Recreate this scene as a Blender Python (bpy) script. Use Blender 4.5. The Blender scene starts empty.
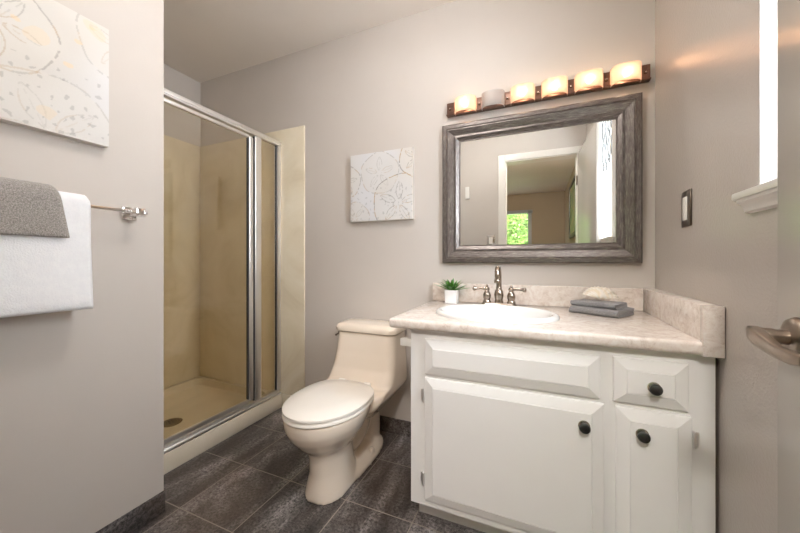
import bpy, bmesh, math, random
from mathutils import Vector, Matrix, noise
from math import sin, cos, pi, radians as R
random.seed(4)
S = bpy.context.scene
C = S.collection
D = 1.755            # wall behind the vanity
XR = 0.48            # right wall
XL = -1.411          # left wall
XS = -2.509          # far wall of the shower
YC = 0.832           # end of the left wall
YN = -0.012            # bathroom face of the doorway wall
H = 2.47             # ceiling

# ------------------------------------------------------------------ camera
cam = bpy.data.cameras.new('camera'); co = bpy.data.objects.new('camera', cam); C.objects.link(co)
co.location = (0, 0, 1.03); co.rotation_euler = (R(90), 0, R(23.17))
cam.sensor_width = 36; cam.lens = 321.0 / 800 * 36; cam.shift_y = -5.8 / 800; cam.clip_start = 0.02
S.camera = co

# ------------------------------------------------------------------ light, exposure
w = bpy.data.worlds.new('sky'); S.world = w; w.use_nodes = True
w.node_tree.nodes['Background'].inputs[0].default_value = (0.84, 0.90, 1.0, 1)
# hazy sky, much brighter on the sun's side (+x, outside the bathroom window)
_n = w.node_tree.nodes; _l = w.node_tree.links
_g = _n.new('ShaderNodeTexCoord'); _s = _n.new('ShaderNodeSeparateXYZ'); _l.new(_g.outputs['Generated'], _s.inputs[0])
_m = _n.new('ShaderNodeMapRange'); _m.interpolation_type = 'SMOOTHSTEP'; _l.new(_s.outputs[0], _m.inputs[0])
for _k, _v in ((1, .15), (2, .75), (3, 8.0), (4, 32.0)): _m.inputs[_k].default_value = _v
_l.new(_m.outputs[0], _n['Background'].inputs[1])

def area(name, loc, rot, sx, sy, power=10, col=(1, 1, 1), portal=False):
    l = bpy.data.lights.new(name, 'AREA'); l.shape = 'RECTANGLE'; l.size = sx; l.size_y = sy
    l.energy = power; l.color = col
    if portal: l.cycles.is_portal = True
    o = bpy.data.objects.new(name, l); C.objects.link(o); o.location = loc; o.rotation_euler = rot
    return o
area('window_portal', (XR + 0.08, 0.585, 1.68), (0, R(90), 0), 0.95, 0.82, portal=True)
area('bedroom_window_portal', (-0.76, -4.06, 1.33), (R(90), 0, 0), 1.2, 1.48, portal=True)
sun = bpy.data.lights.new('sun', 'SUN'); sun.energy = 3; sun.angle = R(1); sun.color = (1, .95, .85)
so = bpy.data.objects.new('sun', sun); C.objects.link(so); so.rotation_euler = Vector((-0.15, -0.62, -0.85)).to_track_quat('-Z', 'Y').to_euler()
FILL_LAMP = 21.0
BULB = 27.0

S.view_settings.view_transform = 'Standard'; S.view_settings.look = 'None'
S.view_settings.exposure = 0.65; S.view_settings.gamma = 1.0; S.view_settings.use_curve_mapping = False
S.cycles.use_denoising = True
S.cycles.max_bounces = 12; S.cycles.diffuse_bounces = 6; S.cycles.glossy_bounces = 6
S.cycles.transparent_max_bounces = 16; S.cycles.sample_clamp_indirect = 6.0
S.cycles.caustics_reflective = True; S.cycles.caustics_refractive = False

# ------------------------------------------------------------------ materials
class NT:
    def __init__(s, name):
        s.m = bpy.data.materials.new(name); s.m.use_nodes = True
        s.t = s.m.node_tree; s.b = s.t.nodes['Principled BSDF']; s.out = s.t.nodes['Material Output']
    def n(s, kind, **kw):
        x = s.t.nodes.new(kind)
        for k, v in kw.items():
            if k.startswith('i_'): x.inputs[k[2:].replace('_', ' ')].default_value = v
            else: setattr(x, k, v)
        return x
    def l(s, a, b): s.t.links.new(a, b)
    def coord(s, scale=(1, 1, 1), rot=(0, 0, 0), loc=(0, 0, 0), obj=False):
        g = s.n('ShaderNodeTexCoord') if obj else s.n('ShaderNodeNewGeometry')
        mp = s.n('ShaderNodeMapping'); mp.inputs['Scale'].default_value = scale
        mp.inputs['Rotation'].default_value = rot; mp.inputs['Location'].default_value = loc
        s.l(g.outputs['Object' if obj else 'Position'], mp.inputs[0]); return mp.outputs[0]
    def noise(s, vec, scale, detail=4, rough=.6, dist=0):
        x = s.n('ShaderNodeTexNoise'); s.l(vec, x.inputs['Vector'])
        x.inputs['Scale'].default_value = scale; x.inputs['Detail'].default_value = detail
        x.inputs['Roughness'].default_value = rough; x.inputs['Distortion'].default_value = dist
        return x.outputs['Fac']
    def ramp(s, fac, stops):
        r = s.n('ShaderNodeValToRGB'); s.l(fac, r.inputs[0]); e = r.color_ramp.elements
        while len(e) < len(stops): e.new(.5)
        for k, (p, c) in enumerate(stops):
            e[k].position = p; e[k].color = (c[0], c[1], c[2], 1) if not isinstance(c, (int, float)) else (c, c, c, 1)
        return r.outputs[0]
    def bump(s, fac, strength, dist=.002):
        b = s.n('ShaderNodeBump'); b.inputs['Strength'].default_value = strength; b.inputs['Distance'].default_value = dist
        s.l(fac, b.inputs['Height']); s.l(b.outputs[0], s.b.inputs['Normal']); return b
    def math(s, op, a, b=None):
        m = s.n('ShaderNodeMath', operation=op)
        for k, v in enumerate((a, b)):
            if v is None: continue
            if isinstance(v, (int, float)): m.inputs[k].default_value = v
            else: s.l(v, m.inputs[k])
        return m.outputs[0]
    def mixc(s, fac, a, b, mode='MIX'):
        m = s.n('ShaderNodeMix', data_type='RGBA', blend_type=mode)
        for k, v in ((0, fac), (6, a), (7, b)):
            if isinstance(v, (int, float)): m.inputs[k].default_value = v
            elif isinstance(v, tuple): m.inputs[k].default_value = (*v, 1)
            else: s.l(v, m.inputs[k])
        return m.outputs[2]
    def set(s, **kw):
        for k, v in kw.items():
            k = {'col': 'Base Color', 'rough': 'Roughness', 'metal': 'Metallic', 'spec': 'Specular IOR Level', 'coat': 'Coat Weight', 'sss': 'Subsurface Weight', 'sheen': 'Sheen Weight'}[k]
            if isinstance(v, tuple): v = (*v, 1)
            if hasattr(v, 'is_linked'): s.l(v, s.b.inputs[k])
            else: s.b.inputs[k].default_value = v
        return s

def plain(name, col, rough=.5, metal=0, spec=.5, coat=0, var=.04, vs=6, bump=0, bs=200):
    t = NT(name); v = t.coord()
    f = t.noise(v, vs)
    c0 = tuple(max(0, c * (1 - var)) for c in col); c1 = tuple(min(1, c * (1 + var)) for c in col)
    t.set(col=t.ramp(f, [(.3, c0), (.7, c1)]), rough=rough, metal=metal, spec=spec, coat=coat)
    if bump: t.bump(t.noise(v, bs, 3), bump, .001)
    return t.m

def emis(name, col, st):
    t = NT(name); t.set(col=(0, 0, 0)); t.b.inputs['Emission Color'].default_value = (*col, 1)
    t.b.inputs['Emission Strength'].default_value = st; return t.m

def glass(name, tint=(1, 1, 1), f0=.04, rough=.0):
    t = NT(name); t.t.nodes.remove(t.b)
    g = t.n('ShaderNodeNewGeometry'); d = t.n('ShaderNodeVectorMath', operation='DOT_PRODUCT')
    t.l(g.outputs['Normal'], d.inputs[0]); t.l(g.outputs['Incoming'], d.inputs[1])
    c = t.math('ABSOLUTE', d.outputs['Value']); k = t.math('POWER', t.math('SUBTRACT', 1.0, c), 5.0)
    F = t.math('ADD', t.math('MULTIPLY', k, 1 - f0), f0)
    tr = t.n('ShaderNodeBsdfTransparent'); tr.inputs[0].default_value = (*tint, 1)
    gl = t.n('ShaderNodeBsdfGlossy'); gl.inputs['Roughness'].default_value = rough
    mx = t.n('ShaderNodeMixShader'); t.l(F, mx.inputs[0]); t.l(tr.outputs[0], mx.inputs[1]); t.l(gl.outputs[0], mx.inputs[2])
    t.l(mx.outputs[0], t.out.inputs[0]); return t.m

def frosted(name, col, mixv):
    t = NT(name); t.t.nodes.remove(t.b)
    tl = t.n('ShaderNodeBsdfTranslucent'); tl.inputs[0].default_value = (*col, 1)
    tr = t.n('ShaderNodeBsdfTransparent'); tr.inputs[0].default_value = (*col, 1)
    df = t.n('ShaderNodeBsdfPrincipled'); df.inputs['Base Color'].default_value = (*col, 1); df.inputs['Roughness'].default_value = .12
    m1 = t.n('ShaderNodeMixShader'); m1.inputs[0].default_value = .28; t.l(tl.outputs[0], m1.inputs[1]); t.l(df.outputs[0], m1.inputs[2])
    m2 = t.n('ShaderNodeMixShader'); m2.inputs[0].default_value = mixv; t.l(m1.outputs[0], m2.inputs[1]); t.l(tr.outputs[0], m2.inputs[2])
    t.l(m2.outputs[0], t.out.inputs[0]); return t.m

def wallpaint(name, col, rough, bumpv, bs=90, spec=.5):
    t = NT(name); v = t.coord(); f = t.noise(v, 1.6)
    t.set(col=t.ramp(f, [(.35, tuple(c * .975 for c in col)), (.65, tuple(min(1, c * 1.02) for c in col))]), rough=rough, spec=spec)
    t.bump(t.noise(v, bs, 2, .5), bumpv, .0012); return t.m

M = {}
GREIGE = (0.575, 0.527, 0.483)
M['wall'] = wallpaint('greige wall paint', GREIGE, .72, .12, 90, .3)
M['wall_gloss_shaded'] = wallpaint('shaded greige satin wall paint', (0.47, 0.425, 0.385), .25, .75, 130, .6)  # same paint as the other walls, this wall's shade darkened into the colour
M['ceiling'] = wallpaint('ceiling paint', (0.78, 0.72, 0.66), .7, .25, 60)
M['wall_bed'] = wallpaint('tan bedroom paint', (0.42, 0.33, 0.22), .6, .1)
M['trim'] = plain('white trim paint', (0.80, 0.77, 0.72), .32, var=.01, bump=.05)
M['doorpaint'] = wallpaint('pale grey door paint', (0.47, 0.435, 0.395), .22, .06, 60, .55)
M['cab'] = plain('white cabinet paint', (0.85, 0.84, 0.825), .33, var=.012, bump=.06, bs=120)
M['gap'] = plain('dark gap', (0.05, 0.045, 0.04), .8)
M['china'] = plain('bone china glaze', (0.80, 0.70, 0.59), .10, var=.01, spec=.6, coat=.5)
M['seat'] = plain('white seat plastic', (0.84, 0.80, 0.74), .18, var=.005, coat=.3)
M['sink'] = plain('white porcelain', (0.78, 0.78, 0.77), .08, var=.005, coat=.6)
M['nickel'] = plain('brushed nickel', (0.40, 0.34, 0.29), .22, metal=1, var=.05, vs=40)
M['handle'] = plain('satin bronze nickel', (0.33, 0.27, 0.22), .33, metal=1, var=.05, vs=40)
M['chrome'] = plain('chrome', (0.78, 0.77, 0.76), .10, metal=1, var=.02)
M['alum'] = plain('polished aluminium', (0.88, 0.87, 0.86), .36, metal=1, var=.05, vs=3)
M['alum_dark'] = plain('dark rubber seal', (0.05, 0.05, 0.06), .4)
M['knob'] = plain('dark pewter', (0.10, 0.10, 0.10), .30, metal=1, var=.3, vs=60, bump=.2)
M['knob_base'] = plain('bright knob base', (0.75, 0.72, 0.66), .25, metal=1)
M['rust'] = plain('brown bronze light bar', (0.17, 0.10, 0.075), .35, metal=.8, var=.25, vs=30)
M['plate'] = plain('dark bronze plate', (0.13, 0.10, 0.08), .3, metal=.9, var=.1)
M['white_plastic'] = plain('white plastic', (0.82, 0.80, 0.76), .35, var=.01)
M['pot'] = plain('white ceramic pot', (0.86, 0.86, 0.86), .25, var=.01)
M['soil'] = plain('soil', (0.05, 0.035, 0.025), .9, var=.4, vs=200)
M['black'] = plain('black plastic', (0.02, 0.02, 0.02), .4)
M['glass'] = glass('clear glass', (.97, .98, .97))
M['glass_shower'] = glass('bronze tinted shower glass', (.965, .935, .87), .055)
M['shade'] = frosted('frosted warm glass', (0.97, 0.83, 0.73), .50)
M['shade_clear'] = frosted('clear ribbed glass', (0.90, 0.88, 0.86), .45)
M['bulb'] = emis('lit bulb', (1.0, 0.72, 0.48), BULB)
M['bulb_off'] = plain('unlit bulb', (0.75, 0.74, 0.72), .2)
M['dome'] = emis('added bathroom fill dome', (1.0, 0.965, 0.94), FILL_LAMP)  # glow of the added bathroom fill lamp
M['fill_dome_far'] = emis('added hall fill dome', (1.0, 0.955, 0.91), 135.0)  # glow of the added fill lamp outside the doorway
M['lead'] = plain('lead came', (0.03, 0.03, 0.03), .5)
t = NT('mirror silver'); t.set(col=(.86, .87, .85), metal=1.0, rough=.008); M['mirror'] = t.m

def leaf_mat():
    t = NT('green succulent leaf'); v = t.coord(); f = t.noise(v, 60)
    t.set(col=t.ramp(f, [(.3, (0.02, 0.10, 0.012)), (.7, (0.10, 0.30, 0.03))]), rough=.4); return t.m
M['leaf'] = leaf_mat()
def hedge_mat():
    t = NT('hedge leaf'); v = t.coord(); f = t.noise(v, 9, 5, .7)
    t.set(col=t.ramp(f, [(.32, (0.02, 0.055, 0.008)), (.62, (0.20, 0.33, 0.055))]), rough=.5); return t.m
M['hedge'] = hedge_mat()

def slate(name, grout=True):
    t = NT(name); v = t.coord()
    a = t.noise(t.coord((1, .32, 1), (0, 0, R(35))), 5, 8, .68, .5)
    b = t.noise(v, 85, 5, .8)
    k = t.noise(v, 1.8, 3)
    base = t.ramp(a, [(.34, (0.016, 0.014, 0.014)), (.45, (0.060, 0.053, 0.051)), (.54, (0.135, 0.122, 0.119)), (.66, (0.31, 0.29, 0.285))])
    sp = t.ramp(b, [(.40, .20), (.50, 1.0), (.60, 1.8)])
    c = t.mixc(1.0, base, sp, 'MULTIPLY')
    c = t.mixc(t.ramp(k, [(.45, 0.0), (.65, .35)]), c, (0.13, 0.085, 0.055))
    if grout:
        sep = t.n('ShaderNodeSeparateXYZ'); g = t.n('ShaderNodeNewGeometry'); t.l(g.outputs['Position'], sep.inputs[0])
        masks = []
        ids = []
        for ax, off in ((0, -1.37), (1, 0.868)):
            q = t.math('DIVIDE', t.math('SUBTRACT', sep.outputs[ax], off - (30.6 if ax == 0 else 31.1)), .306 if ax == 0 else .311)
            fr = t.math('FRACT', q); ids.append(t.math('FLOOR', q))
            dd = t.math('MINIMUM', fr, t.math('SUBTRACT', 1.0, fr))
            masks.append(t.math('LESS_THAN', dd, .0068))
        mk = t.math('MAXIMUM', *masks)
        cb = t.n('ShaderNodeCombineXYZ'); t.l(ids[0], cb.inputs[0]); t.l(ids[1], cb.inputs[1])
        wn = t.n('ShaderNodeTexWhiteNoise'); t.l(cb.outputs[0], wn.inputs[0])
        c = t.mixc(1.0, c, t.ramp(wn.outputs['Value'], [(0, .78), (1, 1.22)]), 'MULTIPLY')
        c = t.mixc(mk, c, (0.27, 0.235, 0.20))
        h = t.math('SUBTRACT', b, t.math('MULTIPLY', mk, 2.0))
    else: h = b
    t.set(col=c, rough=t.ramp(b, [(.3, .30), (.7, .55)]), spec=.5)
    t.bump(h, .35, .002); return t.m
M['slate'] = slate('dark slate tile')
M['slate_base'] = slate('dark slate baseboard tile', False)

def marble(name, stops, scale, dist=1.5, rough=.18, speck=None):
    t = NT(name); v = t.coord(); a = t.noise(v, scale, 7, .6, dist)
    c = t.ramp(a, stops)
    b = t.noise(v, scale * 9, 5, .7, .5)
    if speck: c = t.mixc(t.ramp(b, [(.42, 0.0), (.60, .55)]), c, speck)
    t.set(col=c, rough=rough, coat=.15); return t.m
M['cream'] = marble('cream cultured marble', [(.25, (0.66, 0.57, 0.41)), (.5, (0.76, 0.68, 0.52)), (.75, (0.82, 0.75, 0.61))], 2.0, 2.0, .22)
M['pan'] = marble('cream shower pan', [(.3, (0.72, 0.64, 0.50)), (.7, (0.78, 0.70, 0.57))], 5, .5, .3)
M['counter'] = marble('beige marbled countertop', [(.32, (0.55, 0.45, 0.385)), (.46, (0.69, 0.60, 0.535)), (.56, (0.75, 0.675, 0.615)), (.68, (0.81, 0.765, 0.72))], 24, 1.6, .16, (0.78, 0.73, 0.68))

def pewter(name, scale):
    t = NT(name); v = t.coord(scale); a = t.noise(v, 10, 6, .7)
    c = t.ramp(a, [(.30, (0.06, 0.05, 0.045)), (.5, (0.15, 0.13, 0.12)), (.68, (0.34, 0.31, 0.285))])
    t.set(col=c, rough=.36, metal=.75); t.bump(a, .25, .001); return t.m
M['pew_h'] = pewter('brushed pewter along', (2.5, 45, 45))
M['pew_v'] = pewter('brushed pewter upright', (45, 45, 2.5))

def fabric(name, c0, c1, sc, bumpv=.8, bs=240):
    t = NT(name); v = t.coord(); a = t.noise(v, sc, 3, .7)
    t.set(col=t.ramp(a, [(.35, c0), (.65, c1)]), rough=.95, spec=.1, sheen=.3)
    t.bump(t.noise(v, bs, 2, .6), bumpv, .003); return t.m
M['towel_white'] = fabric('white terry', (0.84, 0.84, 0.86), (0.88, 0.88, 0.89), 60, .5)
M['towel_grey'] = fabric('grey terry', (0.20, 0.18, 0.165), (0.46, 0.43, 0.40), 330, 1.0, 300)
M['cloth'] = fabric('grey washcloth', (0.17, 0.165, 0.17), (0.30, 0.29, 0.295), 300, .8, 300)

def vcol(name, rough=.75):
    t = NT(name); a = t.n('ShaderNodeVertexColor'); a.layer_name = 'paint'
    t.set(col=a.outputs[0], rough=rough); t.bump(t.noise(t.coord(), 160, 3), .3, .001); return t.m
M['art'] = vcol('painted canvas')
M['canvas_side'] = plain('canvas edge', (0.66, 0.62, 0.57), .8)
M['shell'] = vcol('seashell', .35)
M['orange'] = plain('orange ceramic', (0.75, 0.22, 0.06), .3)
M['wood'] = plain('brown wood', (0.20, 0.10, 0.045), .4, var=.3)
M['frame_dark'] = plain('black frame', (0.03, 0.025, 0.02), .4)
t = NT('green abstract print'); v = t.coord(); t.set(col=t.ramp(t.noise(v, 3.0, 4, .6, 2), [(.35, (0.05, 0.10, 0.04)), (.5, (0.25, 0.33, 0.14)), (.65, (0.5, 0.28, 0.16))]), rough=.4); M['print'] = t.m

# ------------------------------------------------------------------ mesh helpers
def bx(bm, x0, x1, y0, y1, z0, z1, bev=0, seg=2):
    r = bmesh.ops.create_cube(bm, size=1)
    vs = r['verts']
    for v in vs:
        v.co = Vector(((x0 + x1) / 2 + v.co.x * (x1 - x0), (y0 + y1) / 2 + v.co.y * (y1 - y0), (z0 + z1) / 2 + v.co.z * (z1 - z0)))
    if bev:
        es = list({e for v in vs for e in v.link_edges})
        bmesh.ops.bevel(bm, geom=es, offset=bev, segments=seg, affect='EDGES', profile=.5)
    return bm
def box(x0, x1, y0, y1, z0, z1, bev=0, seg=2): return bx(bmesh.new(), x0, x1, y0, y1, z0, z1, bev, seg)

def loft(bm, rings, caps=True, closed=True):
    vr = [[bm.verts.new(p) for p in r] for r in rings]
    n = len(vr[0])
    for a, b in zip(vr, vr[1:]):
        for i in range(n if closed else n - 1):
            j = (i + 1) % n
            try: bm.faces.new((a[i], a[j], b[j], b[i]))
            except ValueError: pass
    if caps:
        try: bm.faces.new(list(reversed(vr[0])))
        except ValueError: pass
        try: bm.faces.new(vr[-1])
        except ValueError: pass
    return bm

def lathe(bm, prof, seg=24, axis='Z', org=(0, 0, 0)):
    """prof = [(radius, height)], revolved; axis is the direction heights run along"""
    rings = []
    for r, h in prof:
        ring = []
        for i in range(seg):
            a = 2 * pi * i / seg; x, y = r * cos(a), r * sin(a)
            p = {'Z': (x, y, h), 'Y': (x, h, y), 'X': (h, x, y)}[axis]
            ring.append(Vector(p) + Vector(org))
        rings.append(ring)
    return loft(bm, rings)

def tube(bm, pts, rad, seg=10):
    pts = [Vector(p) for p in pts]; rings = []
    if not isinstance(rad, (list, tuple)): rad = [rad] * len(pts)
    up = Vector((0, 0, 1)); prev = None
    for i, p in enumerate(pts):
        d = (pts[min(i + 1, len(pts) - 1)] - pts[max(i - 1, 0)]).normalized()
        if prev is None:
            a = d.cross(up)
            if a.length < 1e-3: a = d.cross(Vector((0, 1, 0)))
        else: a = prev - d * prev.dot(d)
        a.normalize(); prev = a; b = d.cross(a)
        rings.append([p + a * rad[i] * cos(2 * pi * k / seg) + b * rad[i] * sin(2 * pi * k / seg) for k in range(seg)])
    return loft(bm, rings)

def smooth_path(pts, n=8):
    pts = [Vector(p) for p in pts]; out = []
    for i in range(len(pts) - 1):
        p0 = pts[max(i - 1, 0)]; p1 = pts[i]; p2 = pts[i + 1]; p3 = pts[min(i + 2, len(pts) - 1)]
        for k in range(n):
            t_ = k / n
            out.append(.5 * ((2 * p1) + (-p0 + p2) * t_ + (2 * p0 - 5 * p1 + 4 * p2 - p3) * t_ ** 2 + (-p0 + 3 * p1 - 3 * p2 + p3) * t_ ** 3))
    out.append(pts[-1]); return out

def mesh_of(name, bm, mat, smooth=35):
    bmesh.ops.recalc_face_normals(bm, faces=bm.faces)
    me = bpy.data.meshes.new(name); bm.to_mesh(me); bm.free()
    for m in (mat if isinstance(mat, (list, tuple)) else [mat]): me.materials.append(m)
    if smooth:
        for p in me.polygons: p.use_smooth = True
        me.set_sharp_from_angle(angle=R(smooth))
    return me
def obj(name, bm, mat, parent=None, smooth=35, label=None):
    o = bpy.data.objects.new(name, mesh_of(name, bm, mat, smooth)); C.objects.link(o)
    if parent is not None:
        o.parent = parent
        base = Vector((0, 0, 0)); q = parent
        while q is not None: base += q.location; q = q.parent
        o.data.transform(Matrix.Translation(-base))
    if label: o['label'] = label
    return o
def tag(o, label, cat, group=None):
    o['label'] = label; o['category'] = cat
    if group: o['group'] = group
    return o
def thing(name, loc, label, cat, group=None):
    o = bpy.data.objects.new(name, None); C.objects.link(o); o.location = loc; o.empty_display_size = .05
    return tag(o, label, cat, group)
def struct(name, bm, mat, parent=None, smooth=0):
    o = obj(name, bm, mat, parent, smooth)
    if parent is None: o['kind'] = 'structure'
    return o
def copy_thing(src, loc, label=None):
    r = src.copy(); C.objects.link(r); r.location = loc
    if label: r['label'] = label
    for ch in list(src.children):
        c = ch.copy(); C.objects.link(c); c.parent = r
        for g in ch.children:
            d_ = g.copy(); C.objects.link(d_); d_.parent = c
    return r
def evaluated(bm, mods, name='tmp'):
    """run modifiers over a bmesh and hand back the resulting bmesh"""
    me = bpy.data.meshes.new(name); bmesh.ops.recalc_face_normals(bm, faces=bm.faces); bm.to_mesh(me); bm.free()
    o = bpy.data.objects.new(name, me); C.objects.link(o); extra = []
    for kind, kw in mods:
        m = o.modifiers.new(kind, kind)
        for k, v in kw.items():
            if k == 'cut':
                bmesh.ops.recalc_face_normals(v, faces=v.faces)
                cm = bpy.data.meshes.new('cut'); v.to_mesh(cm); v.free(); c = bpy.data.objects.new('cut', cm); C.objects.link(c)
                m.operation = 'DIFFERENCE'; m.solver = 'EXACT'; m.object = c; extra.append(c)
            else: setattr(m, k, v)
    bpy.context.view_layer.update()
    dg = bpy.context.evaluated_depsgraph_get()
    ev = o.evaluated_get(dg); m2 = bpy.data.meshes.new_from_object(ev)
    out = bmesh.new(); out.from_mesh(m2)
    for q in [o] + extra:
        d_ = q.data; bpy.data.objects.remove(q); bpy.data.meshes.remove(d_)
    bpy.data.meshes.remove(m2)
    return out

# ================================================================== ROOM
BY = -3.92   # bedroom far wall
struct('floor', box(-2.7, .62, -0.14, 1.9, -.1, 0), M['slate'])
t = NT('bedroom carpet'); t.set(col=(.35, .28, .2), rough=1.0); M['carpet'] = t.m
struct('floor_bedroom', box(-3.2, .62, BY - .15, -.14, -.1, 0), M['carpet'])
struct('ceiling', box(-2.7, .62, -.14, 1.9, H, H + .1), M['ceiling'])
struct('ceiling_bedroom', box(-3.2, .62, BY - .15, -.14, H, H + .1), M['ceiling'])
struct('wall_back', box(-2.63, .62, D, D + .12, 0, H), M['wall'])
struct('wall_shower', box(XS - .12, XS, -.14, D, 0, H), M['wall'])
# the solid end wall beside the shower (its corner is the left wall's end)
struct('wall_left', box(XS, XL, YN, YC, 0, H, .004, 2), M['wall'])
WY0, WY1, WZ0, WZ1 = 0.20, 0.972, 1.19, 2.16
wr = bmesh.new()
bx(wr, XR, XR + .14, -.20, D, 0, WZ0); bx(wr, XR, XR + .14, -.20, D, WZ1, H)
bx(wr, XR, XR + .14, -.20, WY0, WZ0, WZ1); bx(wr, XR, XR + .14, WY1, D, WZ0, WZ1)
def turn_right(o):
    """the right wall stands 1.8 degrees off square, turned about its far corner"""
    m = Matrix.Translation((XR, D, 0)) @ Matrix.Rotation(R(-1.77), 4, 'Z') @ Matrix.Translation((-XR, -D, 0))
    o.matrix_basis = m @ o.matrix_basis; return o
turn_right(struct('wall_right', wr, M['wall_gloss_shaded']))
turn_right(bpy.data.objects['window_portal'])
DX0, DX1, DZ = -0.309, 0.352, 2.062
wn = bmesh.new()
bx(wn, XS, DX0 - .005, -.14, YN, 0, H); bx(wn, DX1 + .005, XR - .055, -.14, YN, 0, H); bx(wn, DX0 - .005, DX1 + .005, -.14, YN, DZ + .005, H)
struct('wall_near', wn, M['wall'])
# casing round the doorway, on both faces of the wall
tr = bmesh.new()
for y0, y1 in ((YN, YN + .016), (-.156, -.14)):
    bx(tr, DX0 - .067, DX0, y0, y1, 0, DZ + .067, .004); bx(tr, DX1, DX1 + .067, y0, y1, 0, DZ + .067, .004)
    bx(tr, DX0, DX1, y0, y1, DZ, DZ + .067, .004)
bx(tr, DX0 - .005, DX0 + .008, -.145, YN + .004, 0, DZ); bx(tr, DX1 - .002, DX1 + .005, -.145, YN + .004, 0, DZ); bx(tr, DX0, DX1, -.145, YN + .004, DZ - .008, DZ + .005)
struct('trim_1', tr, M['trim'])
# window on the right wall
wf = bmesh.new()
for a in ((WY0, WY0 + .018, WZ0, WZ1), (WY1 - .018, WY1, WZ0, WZ1), (WY0, WY1, WZ0, WZ0 + .018), (WY0, WY1, WZ1 - .02, WZ1)):
    bx(wf, XR + .035, XR + .065, a[0], a[1], a[2], a[3], .003)
win = struct('window_1', wf, M['trim'])
obj('pane', box(XR + .048, XR + .052, WY0 + .015, WY1 - .015, WZ0 + .015, WZ1 - .015), M['glass'], win, 0)
sb = bmesh.new()
bx(sb, XR - .030, XR + .034, WY0 - .05, WY1 + .05, WZ0 - .018, WZ0, .005)
# moulded apron under the sill, tapering down to the wall
ap = [(XR, WZ0 - .018), (XR - .025, WZ0 - .018), (XR - .024, WZ0 - .024), (XR - .016, WZ0 - .030), (XR - .010, WZ0 - .046), (XR, WZ0 - .050)]
loft(sb, [[Vector((x, y, z)) for x, z in ap] for y in (WY0 - .038, WY1 + .038)])
obj('window_sill', sb, M['trim'], win, 40); turn_right(win)
# leaded curls hanging in the top of the window
lb = bmesh.new()
LX = XR + .026
for k in range(9):
    y = WY0 + .06 + k * .088
    for s_ in (-1, 1):
        pts = [(LX, y + s_ * (.05 * sin(q * .9) * (1 - q * .02)), WZ1 - .03 - q * .052 * (1 + .05 * (k % 3))) for q in range(8)]
        tube(lb, smooth_path(pts, 4), .0048, 5)
        c0 = pts[-1]
        tube(lb, [(LX, c0[1] + .018 * cos(a / 8 * 5) * s_, c0[2] - .01 + .018 * sin(a / 8 * 5)) for a in range(9)], .0048, 5)
lg = tag(obj('leaded_ornament', lb, M['lead'], None, 60), 'thin dark leaded curls hanging in the top of the bright window', 'window ornament'); turn_right(lg)

# bathroom baseboards in slate
bb = bmesh.new(); bx(bb, XL, XL + .003, YN + .02, YC + .0025, 0, .087, .001); bx(bb, -1.642, XL + .001, YC, YC + .003, 0, .087, .001)
struct('baseboard_left', bb, M['slate_base'])
struct('baseboard_back', box(-1.448, -.452, D - .012, D, 0, .087, .002), M['slate_base'])
bb = bmesh.new(); bx(bb, XL + .013, DX0 - .068, YN, YN + .012, 0, .087, .002)
struct('baseboard_near', bb, M['slate_base'])

# bedroom beyond the doorway, seen in the mirror
BX0, BX1 = -1.36, -.164
bw = bmesh.new()
bx(bw, -3.2, BX0, BY - .12, BY, 0, H); bx(bw, BX1, .62, BY - .12, BY, 0, H)
bx(bw, BX0, BX1, BY - .12, BY, 0, .58); bx(bw, BX0, BX1, BY - .12, BY, 2.07, H)
struct('wall_bedroom_far', bw, M['wall_bed'])
struct('wall_bedroom_right', box(.52, .66, BY, -.1405, 0, H), M['wall_bed'])
struct('wall_bedroom_left', box(-3.32, -3.2, BY - .12, -.14, 0, H), M['wall_bed'])
struct('wall_bedroom_near', box(-3.2, XS, -.14, -.04, 0, H), M['wall_bed'])
wf = bmesh.new()
for a in ((BX0 - .05, BX0 + .02, .55, 2.1), (BX1 - .02, BX1 + .05, .55, 2.1), (BX0 - .05, BX1 + .05, .53, .6), (BX0 - .07, BX1 + .07, 2.05, 2.12), (-.79, -.74, .6, 2.05)):
    bx(wf, a[0], a[1], BY - .08, BY + .018, a[2], a[3], .003)
win2 = struct('window_2', wf, plain('pale grey window paint', (.42, .42, .42), .4))
obj('pane', box(BX0, BX1, BY - .05, BY - .045, .58, 2.07), M['glass'], win2, 0)
struct('ground', box(-14, 16, -14, BY - .12, -.2, -.1), plain('paving', (.20, .19, .17), .9, var=.2))
# hedge outside the bedroom window
hb = bmesh.new()
bx(hb, -4.2, 1.6, -7.0, -6.2, -.1, 3.02)
bmesh.ops.subdivide_edges(hb, edges=hb.edges[:], cuts=14, use_grid_fill=True)
for v in hb.verts: v.co += Vector((0, 1, 1)) * (.12 * noise.noise(v.co * 3.1))
rnd = random.Random(9)
for k in range(7000):
    p = Vector((rnd.uniform(-2.6, .6), -6.2 + rnd.uniform(-.06, .14), rnd.uniform(.5, 3.0)))
    s_ = rnd.uniform(.03, .06); ax = Vector((rnd.uniform(-1, 1), rnd.uniform(-.3, 1), rnd.uniform(-1, 1))).normalized(); q = ax.orthogonal().normalized(); r_ = ax.cross(q)
    vs = [hb.verts.new(p + q * s_), hb.verts.new(p + r_ * s_ * .5), hb.verts.new(p - q * s_), hb.verts.new(p - r_ * s_ * .5)]
    hb.faces.new(vs)
tag(obj('hedge', hb, M['hedge'], None, 0), 'bright green hedge outside the far window seen in the mirror', 'hedge')
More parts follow.
